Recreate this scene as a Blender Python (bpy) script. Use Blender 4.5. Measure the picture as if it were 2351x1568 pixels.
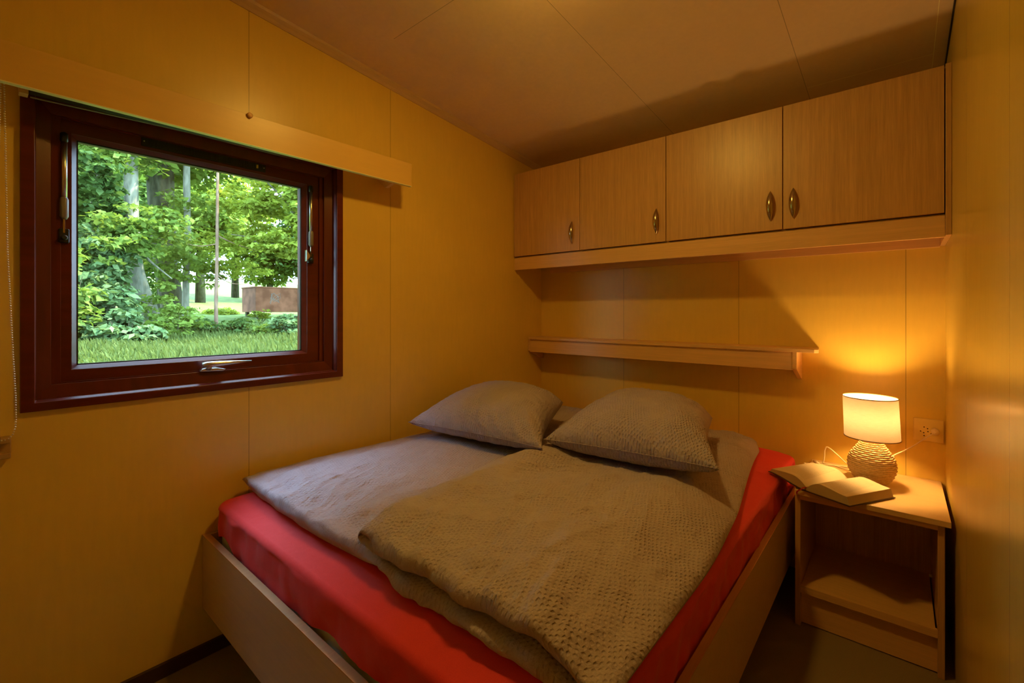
import bpy, bmesh, math, random
import numpy as np
from mathutils import Vector, Matrix, noise
random.seed(7); rng = np.random.default_rng(7)
R = math.radians
for o in list(bpy.data.objects): bpy.data.objects.remove(o)
scene = bpy.context.scene
COL = scene.collection

# ------------------------------------------------------------------ camera, sky, exposure
YAW = R(40.3); CAM = Vector((1.7607, -2.37, 1.141))
cd = bpy.data.cameras.new('camera'); cam = bpy.data.objects.new('camera', cd); COL.objects.link(cam)
cam.location = CAM; cam.rotation_euler = (R(90), 0, YAW)
cd.sensor_width = 36; cd.sensor_fit = 'HORIZONTAL'; cd.lens = 1047/2351*36; cd.shift_y = -67/2351
cd.clip_start = 0.02; cd.clip_end = 300
scene.camera = cam
scene.view_settings.view_transform = 'Standard'; scene.view_settings.look = 'None'
scene.view_settings.exposure = 0.0; scene.view_settings.gamma = 1; scene.view_settings.use_curve_mapping = False
try: scene.cycles.max_bounces = 10; scene.cycles.transparent_max_bounces = 12
except Exception: pass
W = bpy.data.worlds.new('sky'); scene.world = W; W.use_nodes = True
bg = W.node_tree.nodes['Background']; bg.inputs[0].default_value = (0.47, 0.71, 1.0, 1); bg.inputs[1].default_value = 21.0
sd = bpy.data.lights.new('sun', 'SUN'); sun = bpy.data.objects.new('sun', sd); COL.objects.link(sun)
sd.energy = 22.0; sd.angle = R(1.5); sd.color = (1, .95, .82)
sun.rotation_euler = Vector((0.30, 0.55, 0.80)).to_track_quat('Z', 'Y').to_euler()
LAMP_COL = (1.0, .57, .09)
TABLE_COL = (1.0, .60, .19)
WARM_TABLE = 400.0      # emission of the bulb in the table lamp
WARM_CEIL = 150.0       # emission of the ceiling dome

# ------------------------------------------------------------------ geometry helpers
class MB:
    """collects faces of one mesh in world coordinates"""
    def __init__(s): s.v = []; s.f = []
    def add(s, vs, fs):
        n = len(s.v); s.v += [tuple(p) for p in vs]; s.f += [tuple(i+n for i in f) for f in fs]; return s
    def box(s, x0, x1, y0, y1, z0, z1):
        v = [(x, y, z) for x in (x0, x1) for y in (y0, y1) for z in (z0, z1)]
        return s.add(v, [(0,1,3,2), (4,6,7,5), (0,4,5,1), (2,3,7,6), (0,2,6,4), (1,5,7,3)])
    def prism(s, pts, axis, a, b):
        """pts: 2D outline in the other two axes (order x,y,z skipping axis), extruded a..b"""
        def P(p, t):
            q = list(p); q.insert(axis, t); return tuple(q)
        n = len(pts)
        v = [P(p, a) for p in pts] + [P(p, b) for p in pts]
        f = [tuple(range(n))[::-1], tuple(range(n, 2*n))] + [(i, (i+1) % n, n+(i+1) % n, n+i) for i in range(n)]
        return s.add(v, f)
    def tube(s, pts, r, seg=10, cap=True):
        pts = [Vector(p) for p in pts]; n = len(pts)
        rs = r if isinstance(r, (list, tuple)) else [r]*n
        t0 = (pts[1]-pts[0]).normalized()
        up = Vector((0,0,1)) if abs(t0.z) < .9 else Vector((1,0,0))
        nx = t0.cross(up).normalized(); vs = []
        for i, p in enumerate(pts):
            t = (pts[min(i+1, n-1)]-pts[max(i-1, 0)]).normalized()
            nx = (nx - t*nx.dot(t)).normalized(); ny = t.cross(nx)
            for k in range(seg):
                a = 2*math.pi*k/seg; vs.append(p + (nx*math.cos(a)+ny*math.sin(a))*rs[i])
        fs = [(i*seg+k, i*seg+(k+1) % seg, (i+1)*seg+(k+1) % seg, (i+1)*seg+k) for i in range(n-1) for k in range(seg)]
        if cap: fs += [tuple(range(seg))[::-1], tuple((n-1)*seg+k for k in range(seg))]
        return s.add(vs, fs)
    def lathe(s, prof, cx, cy, seg=40, close=False):
        """prof: list of (r, z)"""
        n = len(prof); vs = []
        for r, z in prof:
            for k in range(seg):
                a = 2*math.pi*k/seg; vs.append((cx+r*math.cos(a), cy+r*math.sin(a), z))
        m = n if close else n-1
        fs = [(i*seg+k, i*seg+(k+1) % seg, ((i+1) % n)*seg+(k+1) % seg, ((i+1) % n)*seg+k) for i in range(m) for k in range(seg)]
        return s.add(vs, fs)
    def grid(s, fn, nu, nv, wu=False, wv=False):
        vs = [fn(i/(nu if wu else nu-1), j/(nv if wv else nv-1)) for i in range(nu) for j in range(nv)]
        fs = [(i*nv+j, ((i+1) % nu)*nv+j, ((i+1) % nu)*nv+(j+1) % nv, i*nv+(j+1) % nv)
              for i in range(nu if wu else nu-1) for j in range(nv if wv else nv-1)]
        return s.add(vs, fs)
    def build(s, name, mat, parent=None, loc=None, smooth=False, bevel=0, seg=2):
        me = bpy.data.meshes.new(name)
        wl = Vector(loc) if loc is not None else None
        pl = Vector((0,0,0))
        if parent is not None: pl = WL[parent.name]
        if wl is None:
            if parent is not None: wl = pl
            else:
                a = np.array(s.v); wl = Vector(((a[:,0].min()+a[:,0].max())/2, (a[:,1].min()+a[:,1].max())/2, a[:,2].min()))
        me.from_pydata([(v[0]-wl.x, v[1]-wl.y, v[2]-wl.z) for v in s.v], [], s.f)
        bm = bmesh.new(); bm.from_mesh(me); bmesh.ops.recalc_face_normals(bm, faces=bm.faces); bm.to_mesh(me); bm.free()
        me.materials.append(mat)
        if smooth:
            for p in me.polygons: p.use_smooth = True
        o = bpy.data.objects.new(name, me); COL.objects.link(o)
        o.location = wl-pl
        if parent is not None: o.parent = parent
        WL[o.name] = wl
        if bevel:
            b = o.modifiers.new('bevel', 'BEVEL'); b.width = bevel; b.segments = seg; b.limit_method = 'ANGLE'; b.angle_limit = R(40)
        return o
WL = {}
def thing(name, loc, label, cat, group=None):
    o = bpy.data.objects.new(name, None); COL.objects.link(o); o.location = loc; WL[o.name] = Vector(loc)
    o.empty_display_size = .1
    return tag(o, label, cat, group)
def tag(o, label, cat, group=None, kind=None):
    if label: o['label'] = label
    if cat: o['category'] = cat
    if group: o['group'] = group
    if kind: o['kind'] = kind
    return o
def structure(o, label=None):
    o['kind'] = 'structure'
    if label: o['label'] = label
    return o
def B(x0, x1, y0, y1, z0, z1): return MB().box(x0, x1, y0, y1, z0, z1)

# ------------------------------------------------------------------ material helpers
class NT:
    def __init__(s, name):
        s.m = bpy.data.materials.new(name); s.m.use_nodes = True; s.t = s.m.node_tree; s.n = s.t.nodes; s.l = s.t.links
        s.b = s.n['Principled BSDF']; s.out = s.n['Material Output']
    def node(s, typ, **kw):
        n = s.n.new(typ)
        for k, v in kw.items(): setattr(n, k, v)
        return n
    def link(s, a, b): s.l.new(a, b)
    def val(s, x):
        return x
    def math(s, op, a, b=None, c=None, clamp=False):
        n = s.n.new('ShaderNodeMath'); n.operation = op; n.use_clamp = clamp
        for i, q in enumerate((a, b, c)):
            if q is None: continue
            if hasattr(q, 'links'): s.l.new(q, n.inputs[i])
            else: n.inputs[i].default_value = q
        return n.outputs[0]
    def mix(s, fac, a, b):
        n = s.n.new('ShaderNodeMix'); n.data_type = 'RGBA'
        for k, q in ((0, fac), (6, a), (7, b)):
            if hasattr(q, 'links'): s.l.new(q, n.inputs[k])
            else: n.inputs[k].default_value = q if k == 0 else (*q, 1)
        return n.outputs[2]
    def pos(s, obj=False):
        if obj: return s.n.new('ShaderNodeTexCoord').outputs['Object']
        return s.n.new('ShaderNodeNewGeometry').outputs['Position']
    def sep(s, v):
        n = s.n.new('ShaderNodeSeparateXYZ'); s.l.new(v, n.inputs[0]); return n.outputs
    def noise(s, vec, scale, stretch=(1,1,1), detail=3, rough=.55, dist=0):
        mp = s.n.new('ShaderNodeMapping'); s.l.new(vec, mp.inputs[0]); mp.inputs['Scale'].default_value = stretch
        n = s.n.new('ShaderNodeTexNoise'); s.l.new(mp.outputs[0], n.inputs['Vector'])
        n.inputs['Scale'].default_value = scale; n.inputs['Detail'].default_value = detail; n.inputs['Roughness'].default_value = rough
        n.inputs['Distortion'].default_value = dist
        return n.outputs['Fac']
    def ramp(s, fac, lo, hi):
        n = s.n.new('ShaderNodeMapRange'); s.l.new(fac, n.inputs[0]); n.inputs[1].default_value = lo; n.inputs[2].default_value = hi
        return n.outputs[0]
    def bump(s, h, strength, dist=.01):
        n = s.n.new('ShaderNodeBump'); n.inputs['Strength'].default_value = strength; n.inputs['Distance'].default_value = dist
        s.l.new(h, n.inputs['Height']); s.l.new(n.outputs[0], s.b.inputs['Normal']); return n
    def base(s, c, rough=.5, spec=.5, metal=0):
        if hasattr(c, 'links'): s.l.new(c, s.b.inputs['Base Color'])
        else: s.b.inputs['Base Color'].default_value = (*c, 1)
        s.b.inputs['Roughness'].default_value = rough; s.b.inputs['Specular IOR Level'].default_value = spec
        s.b.inputs['Metallic'].default_value = metal; return s
def plain(name, c, rough=.5, spec=.5, metal=0):
    return NT(name).base(c, rough, spec, metal).m
def wallmat(name, col, axis, seams, grain=(1,1,1), rough=.34, seamw=.0011, amp=.05, spec=.5, bright=()):
    t = NT(name); p = t.pos(); xyz = t.sep(p)
    n1 = t.noise(p, 3.0, (1,1,1), 4); n2 = t.noise(p, 60, grain, 4)
    c = t.mix(t.ramp(n1, .3, .7), tuple(k*(1-amp) for k in col), tuple(k*(1+amp) for k in col))
    c = t.mix(t.math('MULTIPLY', t.ramp(n2, .35, .65), .35), c, tuple(k*.90 for k in col))
    h = None
    for (ax, sv, lo, hi, axo) in seams:
        d = t.math('ABSOLUTE', t.math('SUBTRACT', xyz[ax], sv))
        m = t.math('LESS_THAN', d, seamw)
        if lo is not None:
            m = t.math('MULTIPLY', m, t.math('GREATER_THAN', xyz[axo], lo)); m = t.math('MULTIPLY', m, t.math('LESS_THAN', xyz[axo], hi))
        h = m if h is None else t.math('MAXIMUM', h, m)
    if h is not None: c = t.mix(t.math('MULTIPLY', h, .75), c, tuple(k*.25 for k in col))
    h2 = None
    for (ax, sv, lo, hi, axo) in bright:
        d = t.math('ABSOLUTE', t.math('SUBTRACT', xyz[ax], sv))
        m = t.math('LESS_THAN', d, seamw*1.2)
        if lo is not None:
            m = t.math('MULTIPLY', m, t.math('GREATER_THAN', xyz[axo], lo)); m = t.math('MULTIPLY', m, t.math('LESS_THAN', xyz[axo], hi))
        h2 = m if h2 is None else t.math('MAXIMUM', h2, m)
    if h2 is not None: c = t.mix(h2, c, tuple(min(1, k*1.5) for k in col))
    t.base(c, rough, spec)
    t.bump(n2, .06, .002)
    return t.m
def woodmat(name, col, grain, scale=70, amp=.22, rough=.42, spec=.45):
    t = NT(name); p = t.pos()
    a = t.noise(p, scale, grain, 5, .6); b = t.noise(p, scale*4, grain, 3, .6); c0 = t.noise(p, 5, tuple(.3+g*.7 for g in grain), 3)
    f = t.math('ADD', t.math('MULTIPLY', t.ramp(a, .3, .7), .6), t.math('MULTIPLY', t.ramp(b, .3, .7), .4))
    c = t.mix(f, tuple(k*(1-amp) for k in col), tuple(min(1, k*(1+amp)) for k in col))
    c = t.mix(t.math('MULTIPLY', t.ramp(c0, .35, .7), .3), c, tuple(k*.8 for k in col))
    t.base(c, rough, spec); t.bump(a, .08, .002)
    return t.m

WALLC = (.74, .50, .095)
M = {}
M['wall_left'] = wallmat('wall_laminate_left', WALLC, 1, [(1, -1.739, None, 0, 0), (1, -1.148, None, 0, 0)], (1, 1, .15))
M['wall_back'] = wallmat('wall_laminate_back', WALLC, 0, [(0, .577, None, 0, 0), (0, 1.176, None, 0, 0), (0, 1.782, None, 0, 0)], (1, 1, .15))
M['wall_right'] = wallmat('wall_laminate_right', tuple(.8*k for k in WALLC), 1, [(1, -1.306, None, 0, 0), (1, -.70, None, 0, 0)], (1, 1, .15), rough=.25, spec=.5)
M['wall_plain'] = wallmat('wall_laminate_plain', WALLC, 1, [], (1, 1, .15))
M['ceiling'] = wallmat('ceiling_panel', (.80, .60, .38), 0, [(1, -1.32, .27, .868, 0), (0, .868, None, 0, 0), (0, 1.466, None, 0, 0)], (1, 1, 1), rough=.6, spec=.25, seamw=.0009,
                       bright=[(1, -.12, 1.47, 1.857, 0), (0, 1.857, None, 0, 0)])
M['beech_v'] = woodmat('beech_vertical_grain', (.56, .315, .125), (1, 1, .03), 90, rough=.36, spec=.6)
M['beech_x'] = woodmat('beech_horizontal_grain', (.72, .43, .18), (.03, 1, 1), 90, .12)
M['beech_y'] = woodmat('beech_grain_along_room', (.68, .41, .17), (1, .03, 1), 90, .12)
M['birch'] = woodmat('pale_bed_board', (.52, .35, .20), (.05, 1, 1), 60, .08)
M['beech_edge'] = woodmat('beech_edge_band', (.50, .26, .11), (1, .05, 1), 60, .1)
M['dark'] = plain('dark_gap', (.02, .012, .008), .8)
M['skirting'] = plain('dark_brown_skirting', (.05, .022, .012), .5)

def mahogany(name, stretch, col=(.10, .012, .005)):
    t = NT(name); p = t.pos(); a = t.noise(p, 40, stretch, 4)
    t.base(t.mix(t.ramp(a, .3, .7), tuple(k*.75 for k in col), tuple(k*1.2 for k in col)), .3, .45)
    t.bump(a, .06, .002); return t.m
M['mahog'] = mahogany('red_brown_stained_wood', (1, .1, 1))
M['mahog_v'] = mahogany('red_brown_stained_wood_upright', (1, 1, .1))
M['rubber'] = plain('black_rubber_seal', (.012, .012, .012), .5)
M['black_plastic'] = plain('black_plastic', (.01, .012, .012), .45)
M['grey_plastic'] = plain('grey_plastic', (.22, .21, .20), .35)
M['chrome'] = plain('brushed_steel', (.62, .60, .57), .28, .5, 1)
M['brass_metal'] = plain('polished_bronze', (.45, .36, .26), .2, .5, 1)
M['white_plastic'] = plain('cream_plastic', (.75, .66, .5), .35)

# ------------------------------------------------------------------ room shell
XW = 1.895; YR = -2.75; YH = -1.56; XH = 2.85
def ceil_z(y): return 2.066 + .1005*(-y)
wy0, wy1, wz0, wz1 = -2.275, -1.398, .888, 1.742      # window opening
mb = MB()
def wall_x(mb, x0, x1, ya, yb, z0, top):
    mb.prism([(ya, z0), (yb, z0), (yb, top(yb)), (ya, top(ya))], 0, x0, x1)
f = lambda y: ceil_z(y)
wall_x(mb, -.10, 0, YR-.1, wy0, -.02, f); wall_x(mb, -.10, 0, wy1, .1, -.02, f)
wall_x(mb, -.10, 0, wy0, wy1, -.02, lambda y: wz0); mb.prism([(wy0, wz1), (wy1, wz1), (wy1, f(wy1)), (wy0, f(wy0))], 0, -.10, 0)
structure(mb.build('wall_left', M['wall_left'], loc=(0, 0, 0)), 'honey laminate panel wall holding the window')
structure(B(-.10, XW+.1, 0, .1, -.02, 2.066).build('wall_back', M['wall_back'], loc=(0, 0, 0)), 'honey laminate panel wall behind the bed')
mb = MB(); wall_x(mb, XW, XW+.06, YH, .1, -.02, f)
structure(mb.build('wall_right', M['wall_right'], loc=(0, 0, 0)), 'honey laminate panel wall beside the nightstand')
structure(B(XW+.06, XH, YH, YH+.06, -.02, 2.2).build('wall_passage', M['wall_plain'], loc=(0, 0, 0)))
mb = MB(); wall_x(mb, XH, XH+.06, YR-.1, YH+.1, -.02, f)
structure(mb.build('wall_far_right', M['wall_plain'], loc=(0, 0, 0)))
structure(B(-.1, XH+.1, YR-.1, YR, -.02, 2.34).build('wall_rear', M['wall_plain'], loc=(0, 0, 0)))
mb = MB(); mb.prism([(YR-.12, f(YR-.12)), (.12, f(.12)), (.12, f(.12)+.06), (YR-.12, f(YR-.12)+.06)], 0, -.12, XH+.1)
structure(mb.build('ceiling', M['ceiling'], loc=(0, 0, 2)), 'sloping pale brown panelled ceiling')
t = NT('brown_carpet'); p = t.pos(); n = t.noise(p, 900, detail=2); n2 = t.noise(p, 6)
t.base(t.mix(t.ramp(n, .3, .7), (.20, .14, .08), (.48, .35, .20)), .95, .1); t.bump(n, .8, .004)
M['carpet'] = t.m
structure(B(-.1, XH+.1, YR-.1, .1, -.03, 0).build('floor', M['carpet'], loc=(0, 0, 0)), 'brown carpeted floor')
structure(B(0, .012, YR, -.001, 0, .043).build('baseboard_left', M['skirting']), 'dark brown skirting board below the window')
# cornice along the left wall
mb = MB(); mb.prism([(0.0, 0), (.028, 0)], 1, 0, 1) if False else None
mb = MB()
vs = []
for y in (YR, 0):
    z = ceil_z(y); vs += [(0, y, z-.030), (.004, y, z-.030), (.013, y, z-.020), (.024, y, z-.010), (.026, y, z-.0), (0, y, z)]
mb.add(vs, [(0,1,2,3,4,5), (11,10,9,8,7,6)] + [(i, (i+1) % 6, 6+(i+1) % 6, 6+i) for i in range(6)])
structure(mb.build('trim_1', woodmat('cornice_wood', (.60, .40, .2), (1, .1, 1), 40, .06), loc=(0, 0, 2)), 'thin quarter-round cornice between left wall and ceiling')
structure(B(XW-.012, XW, YH, -.3, ceil_z(-.3)-.02, ceil_z(-.3)-.0).build('trim_2', M['beech_y'], loc=(0,0,2)) if False else MB().prism(
    [(YH, ceil_z(YH)-.012), (0, ceil_z(0)-.012), (0, ceil_z(0)), (YH, ceil_z(YH))], 0, XW-.004, XW).build('trim_2', M['dark'], loc=(0, 0, 2)), 'dark joint between right wall and ceiling')

# ------------------------------------------------------------------ window_1
def ring(mb, x0, x1, oy0, oy1, oz0, oz1, iy0, iy1, iz0, iz1, xi=None):
    """rectangular ring; outer rect (oy,oz) front at x1, inner rect front at xi (bevelled if different), back at x0"""
    xi = x1 if xi is None else xi
    o = [(oy0, oz0), (oy1, oz0), (oy1, oz1), (oy0, oz1)]; i = [(iy0, iz0), (iy1, iz0), (iy1, iz1), (iy0, iz1)]
    v = [(x0, *p) for p in o] + [(x1, *p) for p in o] + [(xi, *p) for p in i] + [(x0, *p) for p in i]
    fs = []
    for k in range(4):
        j = (k+1) % 4
        fs += [(k, j, 4+j, 4+k), (4+k, 4+j, 8+j, 8+k), (8+k, 8+j, 12+j, 12+k), (12+k, 12+j, j, k)]
    mb.add(v, fs)
win = bpy.data.objects.new('window_1', None); COL.objects.link(win); win.location = (0, -1.83, .88); WL['window_1'] = Vector(win.location)
structure(win, 'red-brown stained wooden window looking out to the woods')
Y0, Y1, Z0, Z1 = -2.293, -1.386, .877, 1.755
mb = MB(); ring(mb, 0.0, .013, Y0, Y1, Z0, Z1, Y0+.027, Y1-.027, Z0+.023, Z1-.025)
mb.build('casing', M['mahog'], win, bevel=.0015)
mb = MB()  # inner stop: bevelled lighter lip, then rebated frame
ring(mb, -.03, .006, Y0+.027, Y1-.027, Z0+.023, Z1-.025, Y0+.030, Y1-.032, Z0+.028, Z1-.03, xi=-.004)
ring(mb, -.09, -.012, Y0+.018, Y1-.018, Z0+.015, Z1-.015, Y0+.060, Y1-.064, Z0+.064, Z1-.066, xi=-.022)
ring(mb, -.09, -.030, Y0+.055, Y1-.058, Z0+.060, Z1-.06, Y0+.080, Y1-.08, Z0+.068, Z1-.069)
mb.build('window_frame', M['mahog_v'], win, bevel=.001)
GY0, GY1, GZ0, GZ1 = -2.179, -1.529, .989, 1.638
mb = MB()
ring(mb, -.085, -.036, Y0+.075, Y1-.075, Z0+.066, Z1-.066, GY0-.012, GY1+.016, GZ0-.011, GZ1+.012)
ring(mb, -.085, -.037, GY0-.012, GY1+.016, GZ0-.011, GZ1+.012, GY0, GY1, GZ0, GZ1, xi=-.050)
sash = mb.build('window_sash', M['mahog'], win, bevel=.001)
mb = MB(); ring(mb, -.06, -.0515, GY0-.002, GY1+.002, GZ0-.002, GZ1+.002, GY0+.0035, GY1-.0035, GZ0+.003, GZ1-.0035)
mb.build('glazing_seal', M['rubber'], sash)
t = NT('window_glass')
t.base((1, 1, 1), 0.0); g = t.node('ShaderNodeBsdfGlass'); t.n.remove(g)
tr = t.node('ShaderNodeBsdfTransparent'); tr.inputs[0].default_value = (.94, .97, .95, 1)
gl = t.node('ShaderNodeBsdfGlossy'); gl.inputs['Roughness'].default_value = 0.0
ms = t.node('ShaderNodeMixShader'); gg = t.node('ShaderNodeNewGeometry'); dt = t.node('ShaderNodeVectorMath', operation='DOT_PRODUCT')
t.link(gg.outputs['Normal'], dt.inputs[0]); t.link(gg.outputs['Incoming'], dt.inputs[1])
fr_ = t.math('ADD', t.math('MULTIPLY', t.math('POWER', t.math('SUBTRACT', 1.0, t.math('ABSOLUTE', dt.outputs['Value'])), 5.0), .5), .03)
t.link(fr_, ms.inputs[0]); t.link(tr.outputs[0], ms.inputs[1]); t.link(gl.outputs[0], ms.inputs[2]); t.link(ms.outputs[0], t.out.inputs[0])
B(-.066, -.062, GY0-.005, GY1+.005, GZ0-.005, GZ1+.005).build('glass_pane', t.m, sash)
# handle on the sash bottom
hd = MB().prism([(-1.884, .943), (-1.815, .940), (-1.808, .946), (-1.835, .953), (-1.878, .9525)], 0, -.036, -.008).build('window_handle', M['chrome'], win, bevel=.003, seg=3)
mb = MB(); mb.tube([(-.010, -1.862, .950), (-.002, -1.858, .966)], .009, 12)
mb.tube([(-.006, -1.879, .9655), (-.003, -1.866, .9665), (0, -1.846, .967), (.003, -1.80, .9675), (.004, -1.732, .968)], [.008, .0095, .0095, .0075, .003], 12)
mb.build('handle_lever', M['chrome'], hd, smooth=True)
# friction stays
def stay(y, side, zt=1.642, zb=1.338):
    x = -.026
    mb = MB(); mb.tube([(x, y, zt-.012), (x, y, zt-.18)], .0068, 14)
    s = mb.build('window_stay', M['chrome'], win, smooth=True)
    MB().tube([(x, y, zt+.004), (x, y, zt), (x, y, zt-.02), (x, y, zt-.024)], [.004, .0085, .0085, .006], 12).build('stay_cap', M['black_plastic'], s, smooth=True)
    MB().tube([(x, y, zt-.178), (x, y, zt-.184), (x, y, zt-.232), (x, y+.001, zt-.240)], [.007, .0095, .0095, .005], 14).build('stay_collar', M['grey_plastic'], s, smooth=True)
    MB().tube([(x, y, zt-.238), (x, y, zt-.278)], .0028, 8).build('stay_rod', M['brass_metal'], s)
    mb = MB(); mb.box(-.037, -.024, y-.011, y+.011, zb-.002, zb+.038); mb.tube([(-.03, y, zb+.012), (-.012, y, zb+.012)], .007, 10)
    mb.build('stay_bracket', M['black_plastic'], s, bevel=.003)
    if side:
        MB().prism([(y-.020, zb+.050), (y-.006, zb+.030), (y-.006, zb+.022), (y-.020, zb+.004)], 0, -.036, -.02).build('stay_plate', M['chrome'], s, bevel=.001)
    return s
stay(-2.207, 0); stay(-1.502, 1)
# ventilation strip in the top of the sash
vt = MB()
vt.box(-.037, -.031, -2.034, -1.671, 1.660, 1.690)
for k in range(44):
    y = -2.02+k*.0078; vt.box(-.032, -.0295, y, y+.004, 1.664, 1.686)
v = vt.build('vent_strip', M['black_plastic'], win)
B(-.031, -.026, -1.704, -1.698, 1.668, 1.680).build('vent_slider', plain('yellow_plastic', (.6, .5, .1), .4), v)
mb = MB(); mb.tube([(-.031, -2.028, 1.674), (-.029, -2.028, 1.674)], .002, 8); mb.tube([(-.031, -1.677, 1.674), (-.029, -1.677, 1.674)], .002, 8)
mb.build('vent_screw', M['chrome'], v)

# ------------------------------------------------------------------ pelmet and roller blind
pel = thing('window_pelmet', (.07, -1.9, 1.69), 'long honey wooden pelmet board above the window with a small peg on its top edge', 'pelmet')
M['pelmet'] = wallmat('pelmet_board', (.68, .43, .11), 1, [], (1, .1, 1), rough=.36, amp=.04)
B(.115, .130, -2.62, -1.128, 1.695, 1.7925).build('front_board', M['pelmet'], pel, bevel=.001)
B(.1145, .1305, -2.62, -1.128, 1.6925, 1.6953).build('edge_band', plain('window_lit_edge', (.75, .72, .4), .4), pel)  # yellow-green window light on the board's lower edge, put into the colour
for y in (-1.205, -2.55):
    MB().prism([(0.0, 1.76), (0.0, 1.725), (.055, 1.684), (.112, 1.694), (.114, 1.76)], 1, y-.008, y+.008).build('bracket', M['beech_y'], pel)
pb = MB(); pb.lathe([(0, 1.7965), (.006, 1.7965), (.0088, 1.7935), (.0088, 1.789), (0, 1.787)], 0, 0, 14)
a = np.array(pb.v); pb.v = [(.130+(z-1.787)*1.0, -1.784+x, 1.7885+y) for x, y, z in pb.v]
pb.build('peg', M['beech_x'], pel, smooth=True)
rb = thing('roller_blind', (.05, -2.2, 1.69), 'rolled-up dark window blind tucked behind the pelmet, with a hanging bead chain', 'blind')
mb = MB(); mb.tube([(.052, -2.278, 1.738), (.052, -1.43, 1.752)], .034, 24)
mb.build('fabric_roll', plain('dark_green_blind_fabric', (.03, .035, .028), .7), rb, smooth=True)
MB().tube([(.040, -2.276, 1.700), (.040, -1.70, 1.7235)], .0022, 8).build('hem_bar', M['grey_plastic'], rb)
B(.028, .060, -2.297, -2.280, 1.700, 1.725).build('end_bracket', M['beech_y'], rb, bevel=.001)
# bead chain
ch = MB()
def beads(pts, mbb, step=.0062, r=.0021):
    pts = [Vector(p) for p in pts]; acc = 0; out = []
    for a, b in zip(pts, pts[1:]):
        L = (b-a).length; d = acc
        while d < L: out.append(a.lerp(b, d/L)); d += step
        acc = d-L
    ico = [(0,0,1), (1,0,0), (0,1,0), (-1,0,0), (0,-1,0), (0,0,-1)]
    for p in out:
        q = [(p.x+r*x*1.0, p.y+r*y, p.z+r*z) for x, y, z in ico]
        k = .62
        mid = [(p.x+r*k*sx, p.y+r*k*sy, p.z+r*k*sz) for sx in (1,-1) for sy in (1,-1) for sz in (1,-1)]
        # rhombic-like bead: 6 tips and 8 corners
        fs = []
        tips = {'z':0, 'x':1, 'y':2, '-x':3, '-y':4, '-z':5}
        def c(sx, sy, sz): return 6+(0 if sx > 0 else 4)+(0 if sy > 0 else 2)+(0 if sz > 0 else 1)
        for (ta, va) in (('x', (1,0,0)), ('-x', (-1,0,0)), ('y', (0,1,0)), ('-y', (0,-1,0)), ('z', (0,0,1)), ('-z', (0,0,-1))):
            ax = [i for i in range(3) if va[i]][0]; o1, o2 = [i for i in range(3) if i != ax]
            cs = []
            for s1, s2 in ((1,1), (-1,1), (-1,-1), (1,-1)):
                w = [0,0,0]; w[ax] = va[ax]; w[o1] = s1; w[o2] = s2; cs.append(c(*w))
            for i in range(4): fs.append((tips[ta], cs[i], cs[(i+1) % 4]))
        mbb.add(q+mid, fs)
strand1 = [(.045, -2.322, 1.74), (.044, -2.320, 1.60), (.042, -2.316, 1.30), (.040, -2.307, 1.05), (.038, -2.302, .93), (.037, -2.301, .87),
           (.037, -2.302, .846), (.037, -2.306, .830), (.037, -2.313, .820), (.037, -2.322, .817), (.037, -2.331, .819), (.037, -2.338, .828), (.038, -2.343, .85),
           (.040, -2.342, .93), (.045, -2.338, 1.2), (.048, -2.331, 1.5), (.050, -2.327, 1.74)]
beads(strand1, ch)
ch.build('bead_chain', M['white_plastic'], rb, smooth=True)
mb = MB(); mb.box(.0, .038, -2.328, -2.310, .808, .822); mb.box(0, .006, -2.330, -2.308, .775, .812); mb.box(0, .02, -2.329, -2.309, .766, .780)
tag(mb.build('chain_holder', NT('clear_amber_plastic').base((.42, .25, .1), .25).m, bevel=.002), 'small clear plastic chain clip screwed to the wall left of the window', 'clip')

# ------------------------------------------------------------------ wall cabinet
cab = thing('wall_cabinet', (.95, 0, 1.39), 'long honey-brown overhead cabinet with four doors above the bed', 'cabinet')
CF = -.280; bt = 1.969
mb = MB()
mb.box(0.002, 1.879, -.262, -.001, 1.945, 1.9625); mb.box(.002, 1.879, -.262, -.001, 1.455, 1.471)
for x in (.002, .462-.008, .931-.008, 1.407-.008): mb.box(x, x+.016, -.262, -.001, 1.471, 1.945)
mb.box(.016, 1.879, -.012, -.001, 1.471, 1.945)
mb.build('carcass', M['beech_y'], cab)
MB().prism([(-.2815, 1.968), (-.2815, 1.398), (-.001, 1.392), (-.001, 1.968)], 0, 1.8795, 1.8945).build('side_panel', M['beech_v'], cab, bevel=.0008)
B(.001, 1.879, -.272, -.255, 1.3935, 1.4655).build('bottom_fascia', M['beech_x'], cab, bevel=.001)
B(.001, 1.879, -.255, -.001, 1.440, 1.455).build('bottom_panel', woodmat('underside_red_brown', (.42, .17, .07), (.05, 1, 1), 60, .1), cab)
B(.080, 1.879, -.016, -.001, 1.388, 1.440).build('wall_batten', M['beech_x'], cab)
door_edges = [(.004, .4605), (.4635, .9295), (.9325, 1.4055), (1.4085, 1.8765)]
handle_x = [.416, .887, 1.364, 1.444]
def pull(parent, hx, hz=1.5715):
    mb = MB(); HL = .060
    def fn(u, v):
        s = (u*2-1); w = .0125*(1-abs(s)**2.2)**.9+.0006
        bow = .017*(1-abs(s)**2.0)+.003
        a = v*2*math.pi
        xx = hx+w*math.cos(a); yy = CF-bow-.0035*math.sin(a)-(.0045*(1-abs(s)**2))*(1-math.cos(a)**2)*(1 if math.sin(a) > 0 else .3)
        return (xx, yy, hz+HL*s)
    mb.grid(fn, 33, 16, False, True)
    h = mb.build('handle', M['brass_metal'], parent, smooth=True)
    return h
for (a, b), hx in zip(door_edges, handle_x):
    d = B(a, b, CF-.0005, CF+.0165, 1.4735, 1.9640).build('door', M['beech_v'], cab, bevel=.001)
    pull(d, hx)

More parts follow.
